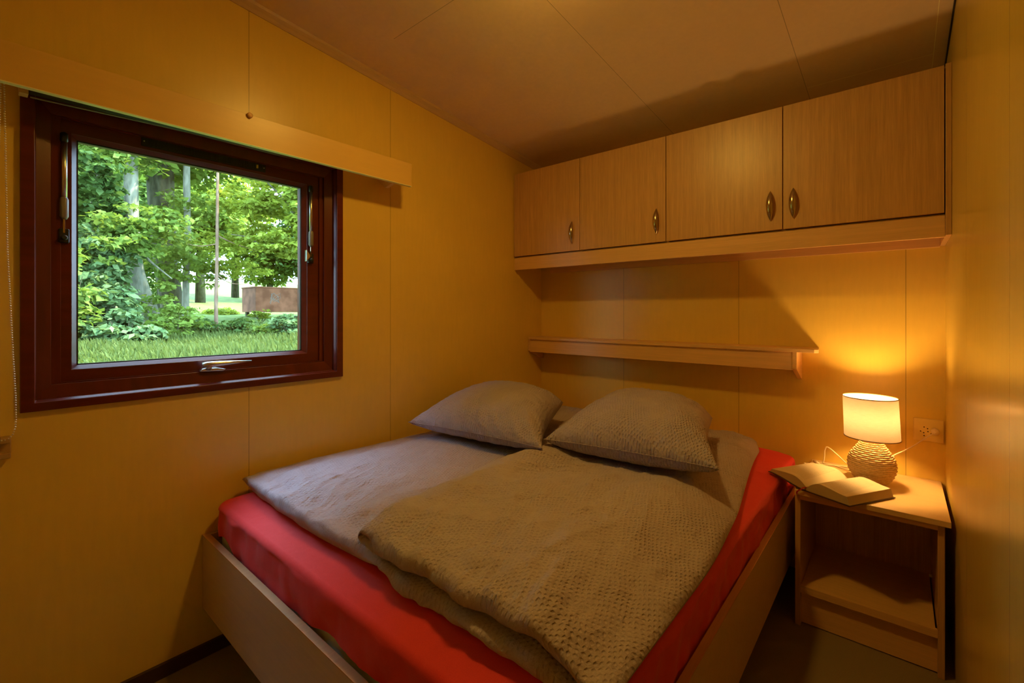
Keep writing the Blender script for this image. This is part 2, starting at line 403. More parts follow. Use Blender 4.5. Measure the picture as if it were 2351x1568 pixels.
# ------------------------------------------------------------------ wall shelf
sh = thing('wall_shelf', (.75, 0, .87), 'long narrow honey-wood ledge shelf on the wall above the pillows', 'shelf')
MB().prism([(.001, -.001), (.001, -.135), (.012, -.150), (1.497, -.150), (1.511, -.138), (1.497, -.001)], 2, .974, .9885).build('top_board', M['beech_x'], sh, bevel=.001)
B(.018, 1.418, -.140, -.124, .8965, .974).build('front_fascia', M['beech_x'], sh, bevel=.001)
for x in (.001, 1.4185):
    MB().prism([(-.001, .974), (-.001, .845), (-.020, .850), (-.127, .895), (-.142, .903), (-.142, .974)], 0, x, x+.0165).build('bracket', M['beech_y'], sh, bevel=.0008)
B(.018, 1.4185, -.018, -.001, .885, .974).build('wall_rail', M['beech_x'], sh)

# ------------------------------------------------------------------ bed
bed = thing('bed_frame', (.72, -.94, 0), 'low double bed frame of pale boards with footboard and side rail', 'bed')
fb = B(.004, 1.441, -1.882, -1.864, .165, .405).build('footboard', M['birch'], bed, bevel=.001)
B(.003, 1.4415, -1.8825, -1.8635, .4035, .4060).build('edge_band', M['beech_edge'], fb)
sr = B(1.424, 1.441, -1.864, -.004, .170, .405).build('side_rail', M['birch'], bed, bevel=.001)
B(1.4235, 1.4415, -1.864, -.004, .4035, .4060).build('edge_band', M['beech_edge'], sr)
B(.004, .020, -1.864, -.004, .170, .405).build('side_rail', M['birch'], bed)
B(.020, 1.424, -.020, -.004, .170, .405).build('headboard_rail', M['birch'], bed)
for k in range(9):
    y = -1.80+k*.215; B(.02, 1.424, y, y+.07, .285, .300).build('slat', M['birch'], bed)
for x in (.10, 1.28):
    for y in (-1.55, -.35): B(x, x+.06, y, y+.06, 0, .285).build('leg', M['birch'], bed)
MX0, MX1, MY0, MY1, MZ0, MZT = .022, 1.418, -1.856, -.022, .300, .556
def fbm(x, y, z=0, o=3):
    s = 0; a = 1
    for k in range(o): s += a*noise.noise(Vector((x, y, z+k*7.3))); x *= 2.03; y *= 2.03; a *= .5
    return s
def sstep(a, b, x):
    t = min(1, max(0, (x-a)/(b-a))); return t*t*(3-2*t)
def box_shell(inset, topz, botfn, rc, re, crown, wrinkle, nper=420):
    """soft rounded box shell: rings from bottom hem to the centre of the top"""
    x0, x1, y0, y1 = MX0+inset, MX1-inset, MY0+inset, MY1-inset
    pts = []                       # rounded rectangle outline
    w, h = x1-x0-2*rc, y1-y0-2*rc
    segs = [('l', (x0+rc, y0), (x1-rc, y0), (0,-1)), ('a', (x1-rc, y0+rc), -90), ('l', (x1, y0+rc), (x1, y1-rc), (1,0)), ('a', (x1-rc, y1-rc), 0),
            ('l', (x1-rc, y1), (x0+rc, y1), (0,1)), ('a', (x0+rc, y1-rc), 90), ('l', (x0, y1-rc), (x0, y0+rc), (-1,0)), ('a', (x0+rc, y0+rc), 180)]
    for s in segs:
        if s[0] == 'l':
            L = math.dist(s[1], s[2]); n = max(2, int(L/.012))
            for k in range(n): pts.append((s[1][0]+(s[2][0]-s[1][0])*k/n, s[1][1]+(s[2][1]-s[1][1])*k/n, *s[3]))
        else:
            for k in range(10):
                a = R(s[2]+90*k/10); pts.append((s[1][0]+rc*math.cos(a), s[1][1]+rc*math.sin(a), math.cos(a), math.sin(a)))
    n = len(pts); cx, cy = (x0+x1)/2, (y0+y1)/2
    rings = []
    NS = 14
    for j in range(NS+1):          # sides
        ring_ = []
        for (x, y, nx, ny) in pts:
            b = botfn(x, y); z = b+(topz-re-b)*j/NS
            o = wrinkle*(fbm(x*7, y*7, z*16)*.010+fbm(x*22, y*22, z*14+5)*.0035)*(1-.3*j/NS)
            ring_.append((x+nx*o, y+ny*o, z))
        rings.append(ring_)
    for j in range(1, 8):          # rounded edge
        a = R(90*j/7); ring_ = []
        for (x, y, nx, ny) in pts:
            o = -re*(1-math.cos(a)); ring_.append((x+nx*o, y+ny*o, topz-re+re*math.sin(a)))
        rings.append(ring_)
    base = rings[-1]
    for j in range(1, 26):         # top
        s = 1-(j/25)**1.0; ring_ = []
        for (x, y, z) in base:
            xx = cx+(x-cx)*s; yy = cy+(y-cy)*s
            d = min(xx-x0, x1-xx, yy-y0, y1-yy)
            ring_.append((xx, yy, topz+crown*sstep(0, .17, d)**.8+wrinkle*.002*fbm(xx*5, yy*5)*sstep(0, .1, d)))
        rings.append(ring_)
    mb = MB(); mb.v = [p for r_ in rings for p in r_]
    mb.f = [(i*n+k, i*n+(k+1) % n, (i+1)*n+(k+1) % n, (i+1)*n+k) for i in range(len(rings)-1) for k in range(n)]
    return mb
t = NT('white_mattress_cover'); t.base((.82, .80, .74), .9, .1); M['mattress'] = t.m
mt = box_shell(.010, .494, lambda x, y: MZ0, .05, .02, .03, 0)
n0 = 0
tag(mt.build('mattress', M['mattress'], smooth=True), 'white mattress showing as a thin strip behind the footboard, under the red sheet', 'mattress')
t = NT('red_jersey_sheet'); p = t.pos(); n = t.noise(p, 900, detail=2); n2 = t.noise(p, 9, detail=3)
t.base(t.mix(t.ramp(n, .3, .7), (.62, .030, .036), (.74, .045, .052)), .7, .25); t.bump(t.math('ADD', t.math('MULTIPLY', n, .05), n2), .25, .02)
t.b.inputs['Sheen Weight'].default_value = .08; t.b.inputs['Sheen Roughness'].default_value = .5
M['red'] = t.m
def hem(x, y):
    z = .385
    if y < MY0+.06:   # foot side: hem hikes up in places
        z = .392+.024*max(0, math.sin((x-.60)*math.pi/.55)) if .60 < x < 1.15 else .392
        if .05 < x < .22: z = .400+.022*math.sin((x-.05)/.17*math.pi)
        z += .006*fbm(x*8, 3)
    return z
sheet = box_shell(.0, .512, hem, .055, .020, .044, 1.0)
tag(sheet.build('fitted_sheet', M['red'], smooth=True), 'bright red fitted sheet stretched over the mattress', 'sheet')

# seersucker fabric
def seersucker(name, col, ang=0, k=1.0, dash=.8, crumple=2.0, dist=.0035):
    t = NT(name); p = t.pos(True)
    mp = t.node('ShaderNodeMapping'); t.link(p, mp.inputs[0]); mp.inputs['Rotation'].default_value = (0, 0, ang)
    wn = t.node('ShaderNodeTexNoise'); t.link(mp.outputs[0], wn.inputs['Vector']); wn.inputs['Scale'].default_value = 14; wn.inputs['Detail'].default_value = 3
    va = t.node('ShaderNodeVectorMath', operation='MULTIPLY_ADD'); t.link(wn.outputs['Color'], va.inputs[0]); va.inputs[1].default_value = (.020, .020, .0); t.link(mp.outputs[0], va.inputs[2])
    x, y, z = t.sep(va.outputs[0])
    a = .0062*k; b = .0105*k
    cx_ = t.math('COSINE', t.math('MULTIPLY', x, math.pi/a)); cy_ = t.math('COSINE', t.math('MULTIPLY', y, math.pi/b))
    pr = t.math('MULTIPLY', cx_, cy_)
    pit = t.math('MULTIPLY', t.ramp(pr, .05, .9), t.ramp(t.noise(mp.outputs[0], 9, (1, 1, 1), 3), .25, .6))
    fine = t.noise(mp.outputs[0], 420, detail=2); wr = t.noise(mp.outputs[0], 26, (1, .6, 1), 4, .6, .6)
    h = t.math('SUBTRACT', t.math('ADD', t.math('MULTIPLY', wr, crumple), t.math('MULTIPLY', fine, .22)), t.math('MULTIPLY', pit, dash))
    t.base(t.mix(t.ramp(fine, .3, .7), tuple(c*.93 for c in col), tuple(c*1.05 for c in col)), .92, .12)
    t.bump(h, .9, dist)
    return t.m
M['duvet'] = seersucker('grey_seersucker_cotton', (.43, .36, .41), R(10), .9)
M['pillow'] = seersucker('grey_seersucker_pillow', (.40, .34, .42), R(4), .85, 1.0, 2.6, .0045)

def mattop(x, y):
    d = min(x-MX0, MX1-x, y-MY0, MY1-y)
    z = .512+.044*sstep(0, .17, d-.02)**.8
    if d < .02: z -= .02-math.sqrt(max(0, .02**2-(.02-max(d, 0))**2))
    return z
def duvet(name, left, right, yh, yf, T, prof, seed, wr=1.0, lipn=1.0, press=0.0, ns=150, under=None, sidep=5.0):
    """left(t), right(t): x of sides; t 0 head..1 foot. prof: loop of (t_offset metres from foot, w) at foot end"""
    # loop: head round -> top -> foot profile -> bottom -> back
    loop = []
    NT_ = 300
    for k in range(NT_): loop.append((k/NT_, 0.0, 1.0, 1))
    for (dy, w) in prof: loop.append((1.0, dy, w, 2))
    NB = 60
    for k in range(NB+1): loop.append((1-k/NB, 0.0, 0.0, 3))
    mb = MB(); n = len(loop)
    vs = []
    for i in range(ns):
        s = i/(ns-1); q = abs(2*s-1); 
        tf = (1-q**sidep)**.5
        for (t_, dy, w, kind) in loop:
            hd_ = 1.0
            if t_ < .04: hd_ = math.sqrt(max(0, 1-(1-t_/.04)**2))
            xl, xr = left(t_), right(t_)
            ss = .5+(s-.5)*1.0
            x = xl+(xr-xl)*ss
            if kind == 2: dy = dy+lipn*.010*fbm(x*9, w*2.5, seed+20, 3)*(1 if w < .6 else .6)
            y = yh+(yf(x)-yh)*t_+dy
            zb = mattop(min(max(x, MX0+.13), MX1-.03), max(y, MY0+.12))
            if under: zb = max(zb, under(x, y))
            # drape over the side of the mattress
            Tl = T*(1-press*sstep(-1.12, -.85, y))      # flattened under the pillows
            thick = Tl*(1+.16*fbm(x*2.6, y*2.6, seed, 2))*tf*hd_
            puff = wr*(.0105*fbm(x*3.2+seed, y*3.2, 1, 3)+.0042*fbm(x*17+y*6, y*9-x*6, seed+4, 3))
            # pulled folds fanning out from the foot edge
            e = math.exp(-(1-t_)*6); puff += wr*e*.0065*fbm(x*26+y*4, y*5, seed+9, 2)
            # long creases: ridged noise stretched along several directions
            for (ca, sa, sx, sy, am, off_) in ((.94, .34, 11, 2.2, .0120, 0), (.55, .83, 9, 2.0, .0105, 11), (.98, -.2, 17, 4, .0070, 23)):
                xx = x*ca-y*sa; yy = x*sa+y*ca
                n_ = noise.noise(Vector((xx*sx+.6*fbm(x*3, y*3, off_, 2), yy*sy, seed+off_)))
                g_ = max(0, noise.noise(Vector((x*2.2, y*2.2, seed+off_+3)))+.25)
                puff += wr*am*g_*(1-min(1, abs(n_)*4.5))**1.5
            puff += wr*.0022*fbm(x*45, y*38, seed, 2)*(.5+e)
            mid = zb+.004+Tl*.42
            z = mid+(w-.5)*thick
            if w > .5: z += puff*tf*(w-.5)*2
            z = max(z, zb+.0025)
            vs.append((x, y, z))
    mb.v = vs
    mb.f = [(i*n+j, (i+1)*n+j, (i+1)*n+(j+1) % n, i*n+(j+1) % n) for i in range(ns-1) for j in range(n)]
    mb.f += [tuple(range(n)), tuple((ns-1)*n+j for j in range(n))[::-1]] if False else []
    return mb
lip = [(-.004, .98), (-.010, .9), (-.013, .75), (-.010, .62), (.000, .55), (.02, .50), (.035, .46), (.02, .42), (.0, .40), (-.014, .38), (-.020, .28), (-.018, .14), (-.008, .03)]
lip_thin = [(-.004, .97), (-.009, .85), (-.012, .6), (-.012, .4), (-.008, .15), (-.003, .04)]
# far duvet
far = duvet('duvet_far', lambda t: .045+.012*math.sin(t*5), lambda t: .86, -.10, lambda x: -1.760-.018*math.sin(x*3.5), .045, lip_thin, 3.1, .9, .6, ns=200)
tag(far.build('duvet', M['duvet'], smooth=True), 'grey crinkled duvet on the window side of the bed', 'duvet', None)
def under_far(x, y):
    if x < .90 and y > -1.80: return mattop(x, y)+.030*sstep(.90, .80, x)
    return 0
near = duvet('duvet_near', lambda t: .70+.055*t+.015*math.sin(t*7), lambda t: 1.315-.02*(1-sstep(0,.08,t))*1.5+.115*sstep(0, .75, t), -.135,
             lambda x: -1.752-.014*math.sin((x-.7)*4.5), .085, lip, 8.7, 1.25, 2.0, .42, ns=230, under=under_far, sidep=6)
tag(near.build('duvet', M['duvet'], smooth=True), 'thick folded grey crinkled duvet on the nightstand side of the bed, overlapping the other', 'duvet', None)

# pillows
def pillow(FL, FR, BR, BL, T, seed, sag=.35, n=130):
    FL, FR, BR, BL = map(Vector, (FL, FR, BR, BL))
    ctr = (FL+FR+BR+BL)/4
    nrm = ((FR-FL).cross(BL-FL)).normalized()
    mb = MB(); idx = {}
    vs = []
    def surf(u, v, side):
        p = (FL*(1-u)+FR*u)*(1-v)+(BL*(1-u)+BR*u)*v
        a, b = abs(2*u-1), abs(2*v-1)
        # edges pull in between the corners
        pull = (.055 if v < .5 else .10)*(1-a**2)*(b**3); pull2 = .10*(1-b**2)*(a**3)
        cu = (FL+BL)/2*(1-u)+(FR+BR)/2*u; cv = (FL+FR)/2*(1-v)+(BL+BR)/2*v
        p = p+(cu-p)*pull+(cv-p)*pull2
        h = ((1-a**2.6)*(1-b**2.6))**.52
        w = (.006*fbm(p.x*9, p.y*9, seed, 3)+.0025*fbm(p.x*38, p.y*34, seed, 2))*(1-h*.3)*min(1, h*4)
        edge = max(a, b)
        ang = math.atan2(2*v-1, 2*u-1)
        w += .0085*fbm(math.cos(ang)*9, math.sin(ang)*9, edge*1.5+seed, 3)*sstep(.45, .9, edge)*sstep(1, .96, edge)
        k = T*h+(w if side > 0 else w*.4)
        if side < 0: k = T*h**.7*sag+w*.3
        return p+nrm*(k*side)
    for side in (1, -1):
        m2 = MB(); m2.grid(lambda u, v: surf(u, v, side), n, n)
        mb.add(m2.v, m2.f)
    # piping-like welt along the seam
    return mb
def merge(o, d=.0004):
    bm = bmesh.new(); bm.from_mesh(o.data); bmesh.ops.remove_doubles(bm, verts=bm.verts, dist=d)
    bmesh.ops.recalc_face_normals(bm, faces=bm.faces); bm.to_mesh(o.data); bm.free()
    for p_ in o.data.polygons: p_.use_smooth = True
P1 = dict(FL=(.125, -1.140, .660), FR=(.810, -1.085, .665), BR=(.545, -.560, .712), BL=(.02, -.50, .70))
P2 = dict(FL=(.772, -1.025, .677), FR=(1.356, -.945, .677), BR=(1.175, -.40, .705), BL=(.72, -.33, .715))
def pillow_obj(P, T, seed, label, sag):
    mb = pillow(**P, T=T, seed=seed, sag=sag)
    o = mb.build('pillow', M['pillow'], smooth=True); merge(o)
    # seam welt along the front and sides
    sm = MB()
    pts = []
    nn = 60
    e = pillow.__defaults__
    FL, FR, BR, BL = (Vector(P[k]) for k in ('FL', 'FR', 'BR', 'BL'))
    for k in range(nn):
        u = k/(nn-1); a = abs(2*u-1)
        p = FL*(1-u)+FR*u; cu = (FL+BL)/2*(1-u)+(FR+BR)/2*u
        pts.append(p+(cu-p)*.055*(1-a**2)+Vector((0, -.0015, .001)))
    sm.tube(pts, .0018, 6); sm.build('seam', M['pillow'], o, smooth=True)
    return tag(o, label, 'pillow')
pillow_obj(P1, .122, 2.2, 'plump grey crinkled pillow in the corner by the window wall', .50)
pillow_obj(P2, .130, 5.4, 'plump grey crinkled pillow nearer the nightstand', .58)

# ------------------------------------------------------------------ nightstand
ns = thing('nightstand', (1.675, -.22, 0), 'small open honey-wood nightstand in the corner beside the bed', 'nightstand')
MB().box(1.472, 1.883, -.446, -.001, .482, .500).build('top', woodmat('pale_table_top', (.70, .46, .2), (.06, 1, 1), 50, .06, .35), ns, bevel=.001)
B(1.4875, 1.8535, -.430, -.414, .462, .482).build('front_rail', M['beech_x'], ns)
B(1.471, 1.4875, -.424, -.002, 0, .482).build('side_panel', M['beech_v'], ns, bevel=.0008)
B(1.8535, 1.870, -.424, -.002, 0, .482).build('side_panel', M['beech_v'], ns, bevel=.0008)
B(1.4875, 1.8535, -.018, -.006, .02, .482).build('back_panel', M['beech_v'], ns)
B(1.4885, 1.8490, -.408, -.018, .128, .144).build('shelf', M['beech_x'], ns, bevel=.0005)
B(1.4875, 1.8535, -.424, -.412, .122, .147).build('shelf_front_rail', M['beech_x'], ns)
B(1.4875, 1.8535, -.402, -.386, .004, .124).build('plinth', M['beech_x'], ns)
MB().tube([(1.853, -.172, .205), (1.843, -.172, .205)], .0055, 10).build('shelf_pin', M['white_plastic'], ns, smooth=True)

# ------------------------------------------------------------------ table lamp
LX, LY = 1.683, -.190
lamp = thing('table_lamp', (LX, LY, .5), 'lit table lamp with cream drum shade on a round woven wicker base', 'lamp')
def wick_r(z):
    k = [(.502, .036), (.51, .046), (.53, .062), (.555, .0715), (.58, .0725), (.60, .067), (.62, .055), (.64, .041), (.655, .032), (.668, .0265), (.69, .024)]
    for (a, ra), (b, rb_) in zip(k, k[1:]):
        if z <= b: 
            t_ = (z-a)/(b-a); return ra+(rb_-ra)*max(0, t_)
    return k[-1][1]
def wick_s(z): return (wick_r(z-.006)+2*wick_r(z)+wick_r(z+.006))/4 if z > .508 else wick_r(z)
mb = MB(); NR = 30; NSX = 22
for i in range(NR):
    z0 = .5045+i*(.690-.5045)/(NR-1)
    pts = []
    n = 88
    def fnr(u, v, z0=z0, i=i):
        a = u*2*math.pi; rr = wick_s(z0)-.0005+.0014*math.sin(a*NSX/2+math.pi*(i % 2))
        b = v*2*math.pi; r2 = .0033
        return (LX+(rr+r2*math.cos(b))*math.cos(a), LY+(rr+r2*math.cos(b))*math.sin(a), z0+r2*math.sin(b)*1.0)
    mb.grid(fnr, n, 6, True, True)
t = NT('wicker_cane'); p = t.pos(); n = t.noise(p, 120)
t.base(t.mix(t.ramp(n, .3, .7), (.70, .47, .23), (.88, .65, .38)), .5, .4); M['wicker'] = t.m
base = mb.build('wicker_base', M['wicker'], lamp, smooth=True)
mb = MB()
for k in range(NSX):
    a = 2*math.pi*(k+.5)/NSX
    mb.tube([(LX+(wick_s(z)-.002)*math.cos(a), LY+(wick_s(z)-.002)*math.sin(a), z) for z in np.linspace(.504, .69, 16)], .0016, 6)
mb.build('wicker_stake', M['wicker'], base, smooth=True)
mb = MB(); mb.lathe([(0, .5005), (.034, .5005), (.040, .512), (.060, .54), (.066, .58), (.055, .61), (.036, .64), (.022, .66), (.018, .692), (0, .692)], LX, LY, 32)
mb.build('inner_body', plain('dark_inner_body', (.22, .11, .04), .7), base, smooth=True)
MB().lathe([(0, .690), (.012, .690), (.014, .70), (.014, .722), (0, .722)], LX, LY, 20).build('bulb_socket', M['white_plastic'], lamp, smooth=True)
t = NT('glowing_bulb'); t.n.remove(t.b); em = t.node('ShaderNodeEmission'); em.inputs[0].default_value = (*TABLE_COL, 1); em.inputs[1].default_value = WARM_TABLE
t.link(em.outputs[0], t.out.inputs[0]); M['bulb'] = t.m
prof = [(0, .722), (.012, .724), (.020, .740), (.0225, .754), (.020, .768), (.012, .778), (0, .781)]
MB().lathe(prof, LX, LY, 24).build('bulb', M['bulb'], lamp, smooth=True)
t = NT('cream_linen_shade'); p = t.pos()
n = t.noise(p, 60, (1, 1, 14), 4); n2 = t.noise(p, 700, (1, 1, 1), 2)
c = t.mix(t.math('MULTIPLY', t.ramp(n, .35, .75), .45), (.96, .78, .66), (.80, .58, .42))
d = t.node('ShaderNodeBsdfDiffuse'); tl = t.node('ShaderNodeBsdfTranslucent'); ms = t.node('ShaderNodeMixShader'); ms.inputs[0].default_value = .048
t.link(c, d.inputs[0]); t.link(c, tl.inputs[0]); t.link(d.outputs[0], ms.inputs[1]); t.link(tl.outputs[0], ms.inputs[2]); t.link(ms.outputs[0], t.out.inputs[0])
M['shade'] = t.m
TX, BX = LX-.0055, LX+.0005      # the shade leans very slightly
mb = MB()
def shade_fn(r0, r1):
    def fn(u, v):
        a = v*2*math.pi; r_ = r0+(r1-r0)*u; cx = BX+(TX-BX)*u
        return (cx+r_*math.cos(a), LY+r_*math.sin(a), .672+(.8225-.672)*u)
    return fn
mb.grid(shade_fn(.0845, .0830), 12, 72, False, True)
shd = mb.build('lamp_shade', M['shade'], lamp, smooth=True)
M['shade_trim'] = plain('shade_edge_tape', (.22, .11, .035), .7)
for (cx, r_, z) in ((TX, .0832, .8225), (BX, .0847, .672)):
    mb = MB()
    mb.grid(lambda u, v: (cx+(r_+.0013*math.cos(2*math.pi*v))*math.cos(2*math.pi*u), LY+(r_+.0013*math.cos(2*math.pi*v))*math.sin(2*math.pi*u), z+.0018*math.sin(2*math.pi*v)), 72, 8, True, True)
    mb.build('shade_rim', M['shade_trim'], shd, smooth=True)
def smooth_pts(P, n=10):
    P = [Vector(p) for p in P]; out = []
    for i in range(len(P)-1):
        p0, p1, p2, p3 = P[max(i-1, 0)], P[i], P[i+1], P[min(i+2, len(P)-1)]
        for k in range(n):
            t_ = k/n; out.append(.5*((2*p1)+(-p0+p2)*t_+(2*p0-5*p1+4*p2-p3)*t_*t_+(-p0+3*p1-3*p2+p3)*t_**3))
    out.append(P[-1]); return out
M['cord'] = plain('cream_cord', (.75, .58, .36), .45)
mb = MB()
mb.tube(smooth_pts([(1.640, -.135, .512), (1.600, -.098, .533), (1.566, -.09, .562), (1.537, -.09, .584), (1.527, -.088, .570), (1.525, -.086, .540), (1.518, -.084, .512), (1.49, -.082, .5035), (1.455, -.10, .5030)]), .0023, 8)
mb.tube(smooth_pts([(1.630, -.12, .508), (1.57, -.062, .5035), (1.53, -.048, .5035), (1.505, -.060, .506), (1.508, -.09, .508), (1.530, -.075, .505), (1.56, -.05, .5035), (1.61, -.045, .5035), (1.70, -.06, .5035), (1.735, -.10, .53), (1.738, -.105, .572), (1.744, -.100, .592), (1.775, -.075, .612), (1.806, -.06, .636), (1.840, -.045, .668), (1.862, -.034, .686)]), .0023, 8)
mb.build('power_cord', M['cord'], lamp, smooth=True)
mb = MB(); mb.tube([(1.866, -.006, .689), (1.866, -.030, .689)], .0125, 8); mb.tube([(1.866, -.030, .689), (1.864, -.038, .687), (1.861, -.042, .684)], [.0125, .008, .004], 8)
mb.build('plug', M['cord'], lamp, bevel=.002)
mb = MB(); mb.tube([(1.430, -.060, .5075), (1.442, -.072, .508), (1.452, -.09, .506)], [.004, .0075, .004], 10)
mb.v = [(x+.055, y+.005, z) for x, y, z in mb.v]
mb.build('cord_switch', M['white_plastic'], lamp, smooth=True)

# ------------------------------------------------------------------ wall socket
M['socket'] = plain('honey_cream_plastic', (.74, .53, .17), .3)
so = thing('wall_socket', (1.8475, 0, .646), 'square cream triple wall socket with the lamp plug in it', 'socket')
B(1.804, 1.891, -.0075, -.0005, .6455, .7325).build('cover_plate', M['socket'], so, bevel=.0025, seg=3)
mb = MB()
for hx, hz in [(1.835,.700),(1.845,.695),(1.825,.683),(1.834,.678),(1.846,.684),(1.855,.677),(1.835,.667)]:
    mb.tube([(hx, -.0068, hz), (hx, -.0080, hz)], .0022, 12)
mb.build('pin_hole', M['dark'], so)

# ------------------------------------------------------------------ open book
bk = thing('open_book', (1.57, -.34, .5), 'open hardback book with cream pages and a red ribbon, lying over the nightstand edge', 'book')
G = Vector((1.5085, -.452, 0)); S = Vector((.507, .862, 0)); S.normalize(); Rr = Vector((.905, -.425, 0)).normalized(); LL = .222
def bp(u, s, z): return tuple(G+Rr*u+S*s+Vector((0, 0, z)))
def page_top(u):      # u>0 right half, <0 left half ; width .135
    a = abs(u)/.135
    if u >= 0: return .513+.030*math.sin(min(1, a/.38)*math.pi/2)**.8 - (.012*sstep(.3, 1, a))
    return .513+.032*math.sin(min(1, a/.42)*math.pi/2)**.8 - .004*sstep(.5, 1, a)
def cover_z(u): return .5035 if u >= 0 else .5035+.024*sstep(0, .135, -u)
t = NT('page_edges'); p = t.pos(True); z_ = t.sep(p)[2]
st = t.math('SINE', t.math('MULTIPLY', z_, 5200)); t.base(t.mix(t.ramp(st, -1, 1), (.42, .31, .17), (.56, .44, .27)), .8, .1); M['edges'] = t.m
t = NT('printed_page'); p = t.pos(True)
vm = t.node('ShaderNodeVectorMath', operation='DOT_PRODUCT'); t.link(p, vm.inputs[0]); vm.inputs[1].default_value = (S.x, S.y, 0)
vr = t.node('ShaderNodeVectorMath', operation='DOT_PRODUCT'); t.link(p, vr.inputs[0]); vr.inputs[1].default_value = (Rr.x, Rr.y, 0)
off_s = (G-Vector((1.57, -.34, 0))).dot(S); off_r = (G-Vector((1.57, -.34, 0))).dot(Rr)
ss_ = t.math('SUBTRACT', vm.outputs['Value'], off_s); rr_ = t.math('SUBTRACT', vr.outputs['Value'], off_r)
line = t.math('LESS_THAN', t.math('FRACT', t.math('DIVIDE', ss_, .0052)), .42)
ar = t.math('ABSOLUTE', rr_)
msk = t.math('MULTIPLY', t.math('GREATER_THAN', ar, .018), t.math('LESS_THAN', ar, .118))
msk = t.math('MULTIPLY', msk, t.math('MULTIPLY', t.math('GREATER_THAN', ss_, .02), t.math('LESS_THAN', ss_, .20)))
wn = t.noise(p, 700, (1, 1, 1), 2); wm = t.math('GREATER_THAN', wn, .45)
ink = t.math('MULTIPLY', t.math('MULTIPLY', line, msk), t.math('MULTIPLY', wm, .42))
t.base(t.mix(ink, (.62, .50, .32), (.14, .10, .06)), .75, .15); M['page'] = t.m
for sgn, nm in ((-1, 'page_block'), (1, 'page_block')):
    mb = MB(); nU = 26
    us = [sgn*.133*(k/(nU-1)) for k in range(nU)]
    vs = []; 
    for k, u in enumerate(us):
        ub = u*1.0+sgn*.000
        flare = sgn*.008*(abs(u)/.133)**3
        top = page_top(u); bot = cover_z(u)+.0018
        for s_ in (0.003, LL-.003):
            vs.append(bp(u, s_, top)); vs.append(bp(u+flare, s_, min(bot, top-.001)))
    fs = []
    for k in range(nU-1):
        a, b = 4*k, 4*(k+1)
        fs += [(a, b, b+2, a+2), (a+1, a+3, b+3, b+1), (a, a+1, b+1, b), (a+2, b+2, b+3, a+3)]
    fs += [(0, 2, 3, 1), (4*(nU-1), 4*(nU-1)+1, 4*(nU-1)+3, 4*(nU-1)+2)]
    mb.add(vs, fs)
    blk = mb.build(nm, M['edges'], bk)
    mb = MB(); vs = []
    for u in us:
        z = page_top(u)+.0006
        vs += [bp(u, .003, z), bp(u, LL-.003, z), bp(u, .003, z-.0004), bp(u, LL-.003, z-.0004)]
    fs = []
    for k in range(nU-1):
        a, b = 4*k, 4*(k+1); fs += [(a, b, b+1, a+1), (a+2, a+3, b+3, b+2), (a, a+2, b+2, b), (a+1, b+1, b+3, a+3)]
    fs += [(0, 1, 3, 2), (4*(nU-1), 4*(nU-1)+2, 4*(nU-1)+3, 4*(nU-1)+1)]
    mb.add(vs, fs); mb.build('open_page', M['page'], blk, smooth=False)
mb = MB(); vs = []; cu = [-.144+.288*k/32 for k in range(33)]
for u in cu:
    z = cover_z(max(min(u, .135), -.144))
    vs += [bp(u, -.002, z+.0012), bp(u, LL+.002, z+.0012), bp(u, -.002, z-.0012), bp(u, LL+.002, z-.0012)]
fs = []
for k in range(32):
    a, b = 4*k, 4*(k+1); fs += [(a, b, b+1, a+1), (a+2, a+3, b+3, b+2), (a, a+2, b+2, b), (a+1, b+1, b+3, a+3)]
fs += [(0, 1, 3, 2), (128, 130, 131, 129)]
mb.add(vs, fs); mb.build('cover', plain('dark_book_cover', (.06, .025, .02), .45), bk)
mb = MB(); rp = smooth_pts([bp(.0, .02, .516), bp(-.004, -.002, .5155), bp(-.010, -.010, .508), bp(-.022, -.013, .496), bp(-.024, -.012, .486)], 8)
vs = []
for p_ in rp:
    q = Vector(p_); vs += [tuple(q-Rr*.0028), tuple(q+Rr*.0028), tuple(q-Rr*.0028+Vector((0, .0005, .0006))), tuple(q+Rr*.0028+Vector((0, .0005, .0006)))]
fs = []
for k in range(len(rp)-1):
    a, b = 4*k, 4*(k+1); fs += [(a, a+1, b+1, b), (a+2, b+2, b+3, a+3), (a, b, b+2, a+2), (a+1, a+3, b+3, b+1)]
mb.add(vs, fs); mb.build('ribbon_bookmark', plain('red_ribbon', (.35, .01, .015), .5), bk)

# ------------------------------------------------------------------ ceiling light (just above the picture, lights the room)
cl = thing('ceiling_light', (.98, -1.41, 2.2), 'small round frosted ceiling light over the bed', 'lamp')
MB().lathe([(0, ceil_z(-1.41)+.004), (.15, ceil_z(-1.41)+.016), (.15, 2.186), (.075, 2.184), (0, 2.184)], .98, -1.41, 32).build('mounting_plate', M['white_plastic'], cl, smooth=False)  # plate widened to cut the dome's glow on the ceiling
t = NT('glowing_frosted_glass'); t.n.remove(t.b); em = t.node('ShaderNodeEmission'); em.inputs[0].default_value = (*LAMP_COL, 1); em.inputs[1].default_value = WARM_CEIL
t.link(em.outputs[0], t.out.inputs[0])
MB().lathe([(.088, 2.187), (.088, 2.166), (.084, 2.166), (.084, 2.187)], .98, -1.41, 32, close=True).build('spill_shield_ring', M['chrome'], cl, smooth=False)  # ring added to shield the ceiling from the dome's light
MB().lathe([(.074, 2.184), (.072, 2.168), (.058, 2.152), (.034, 2.143), (0, 2.140)], .98, -1.41, 32).build('glass_dome', t.m, cl, smooth=True)

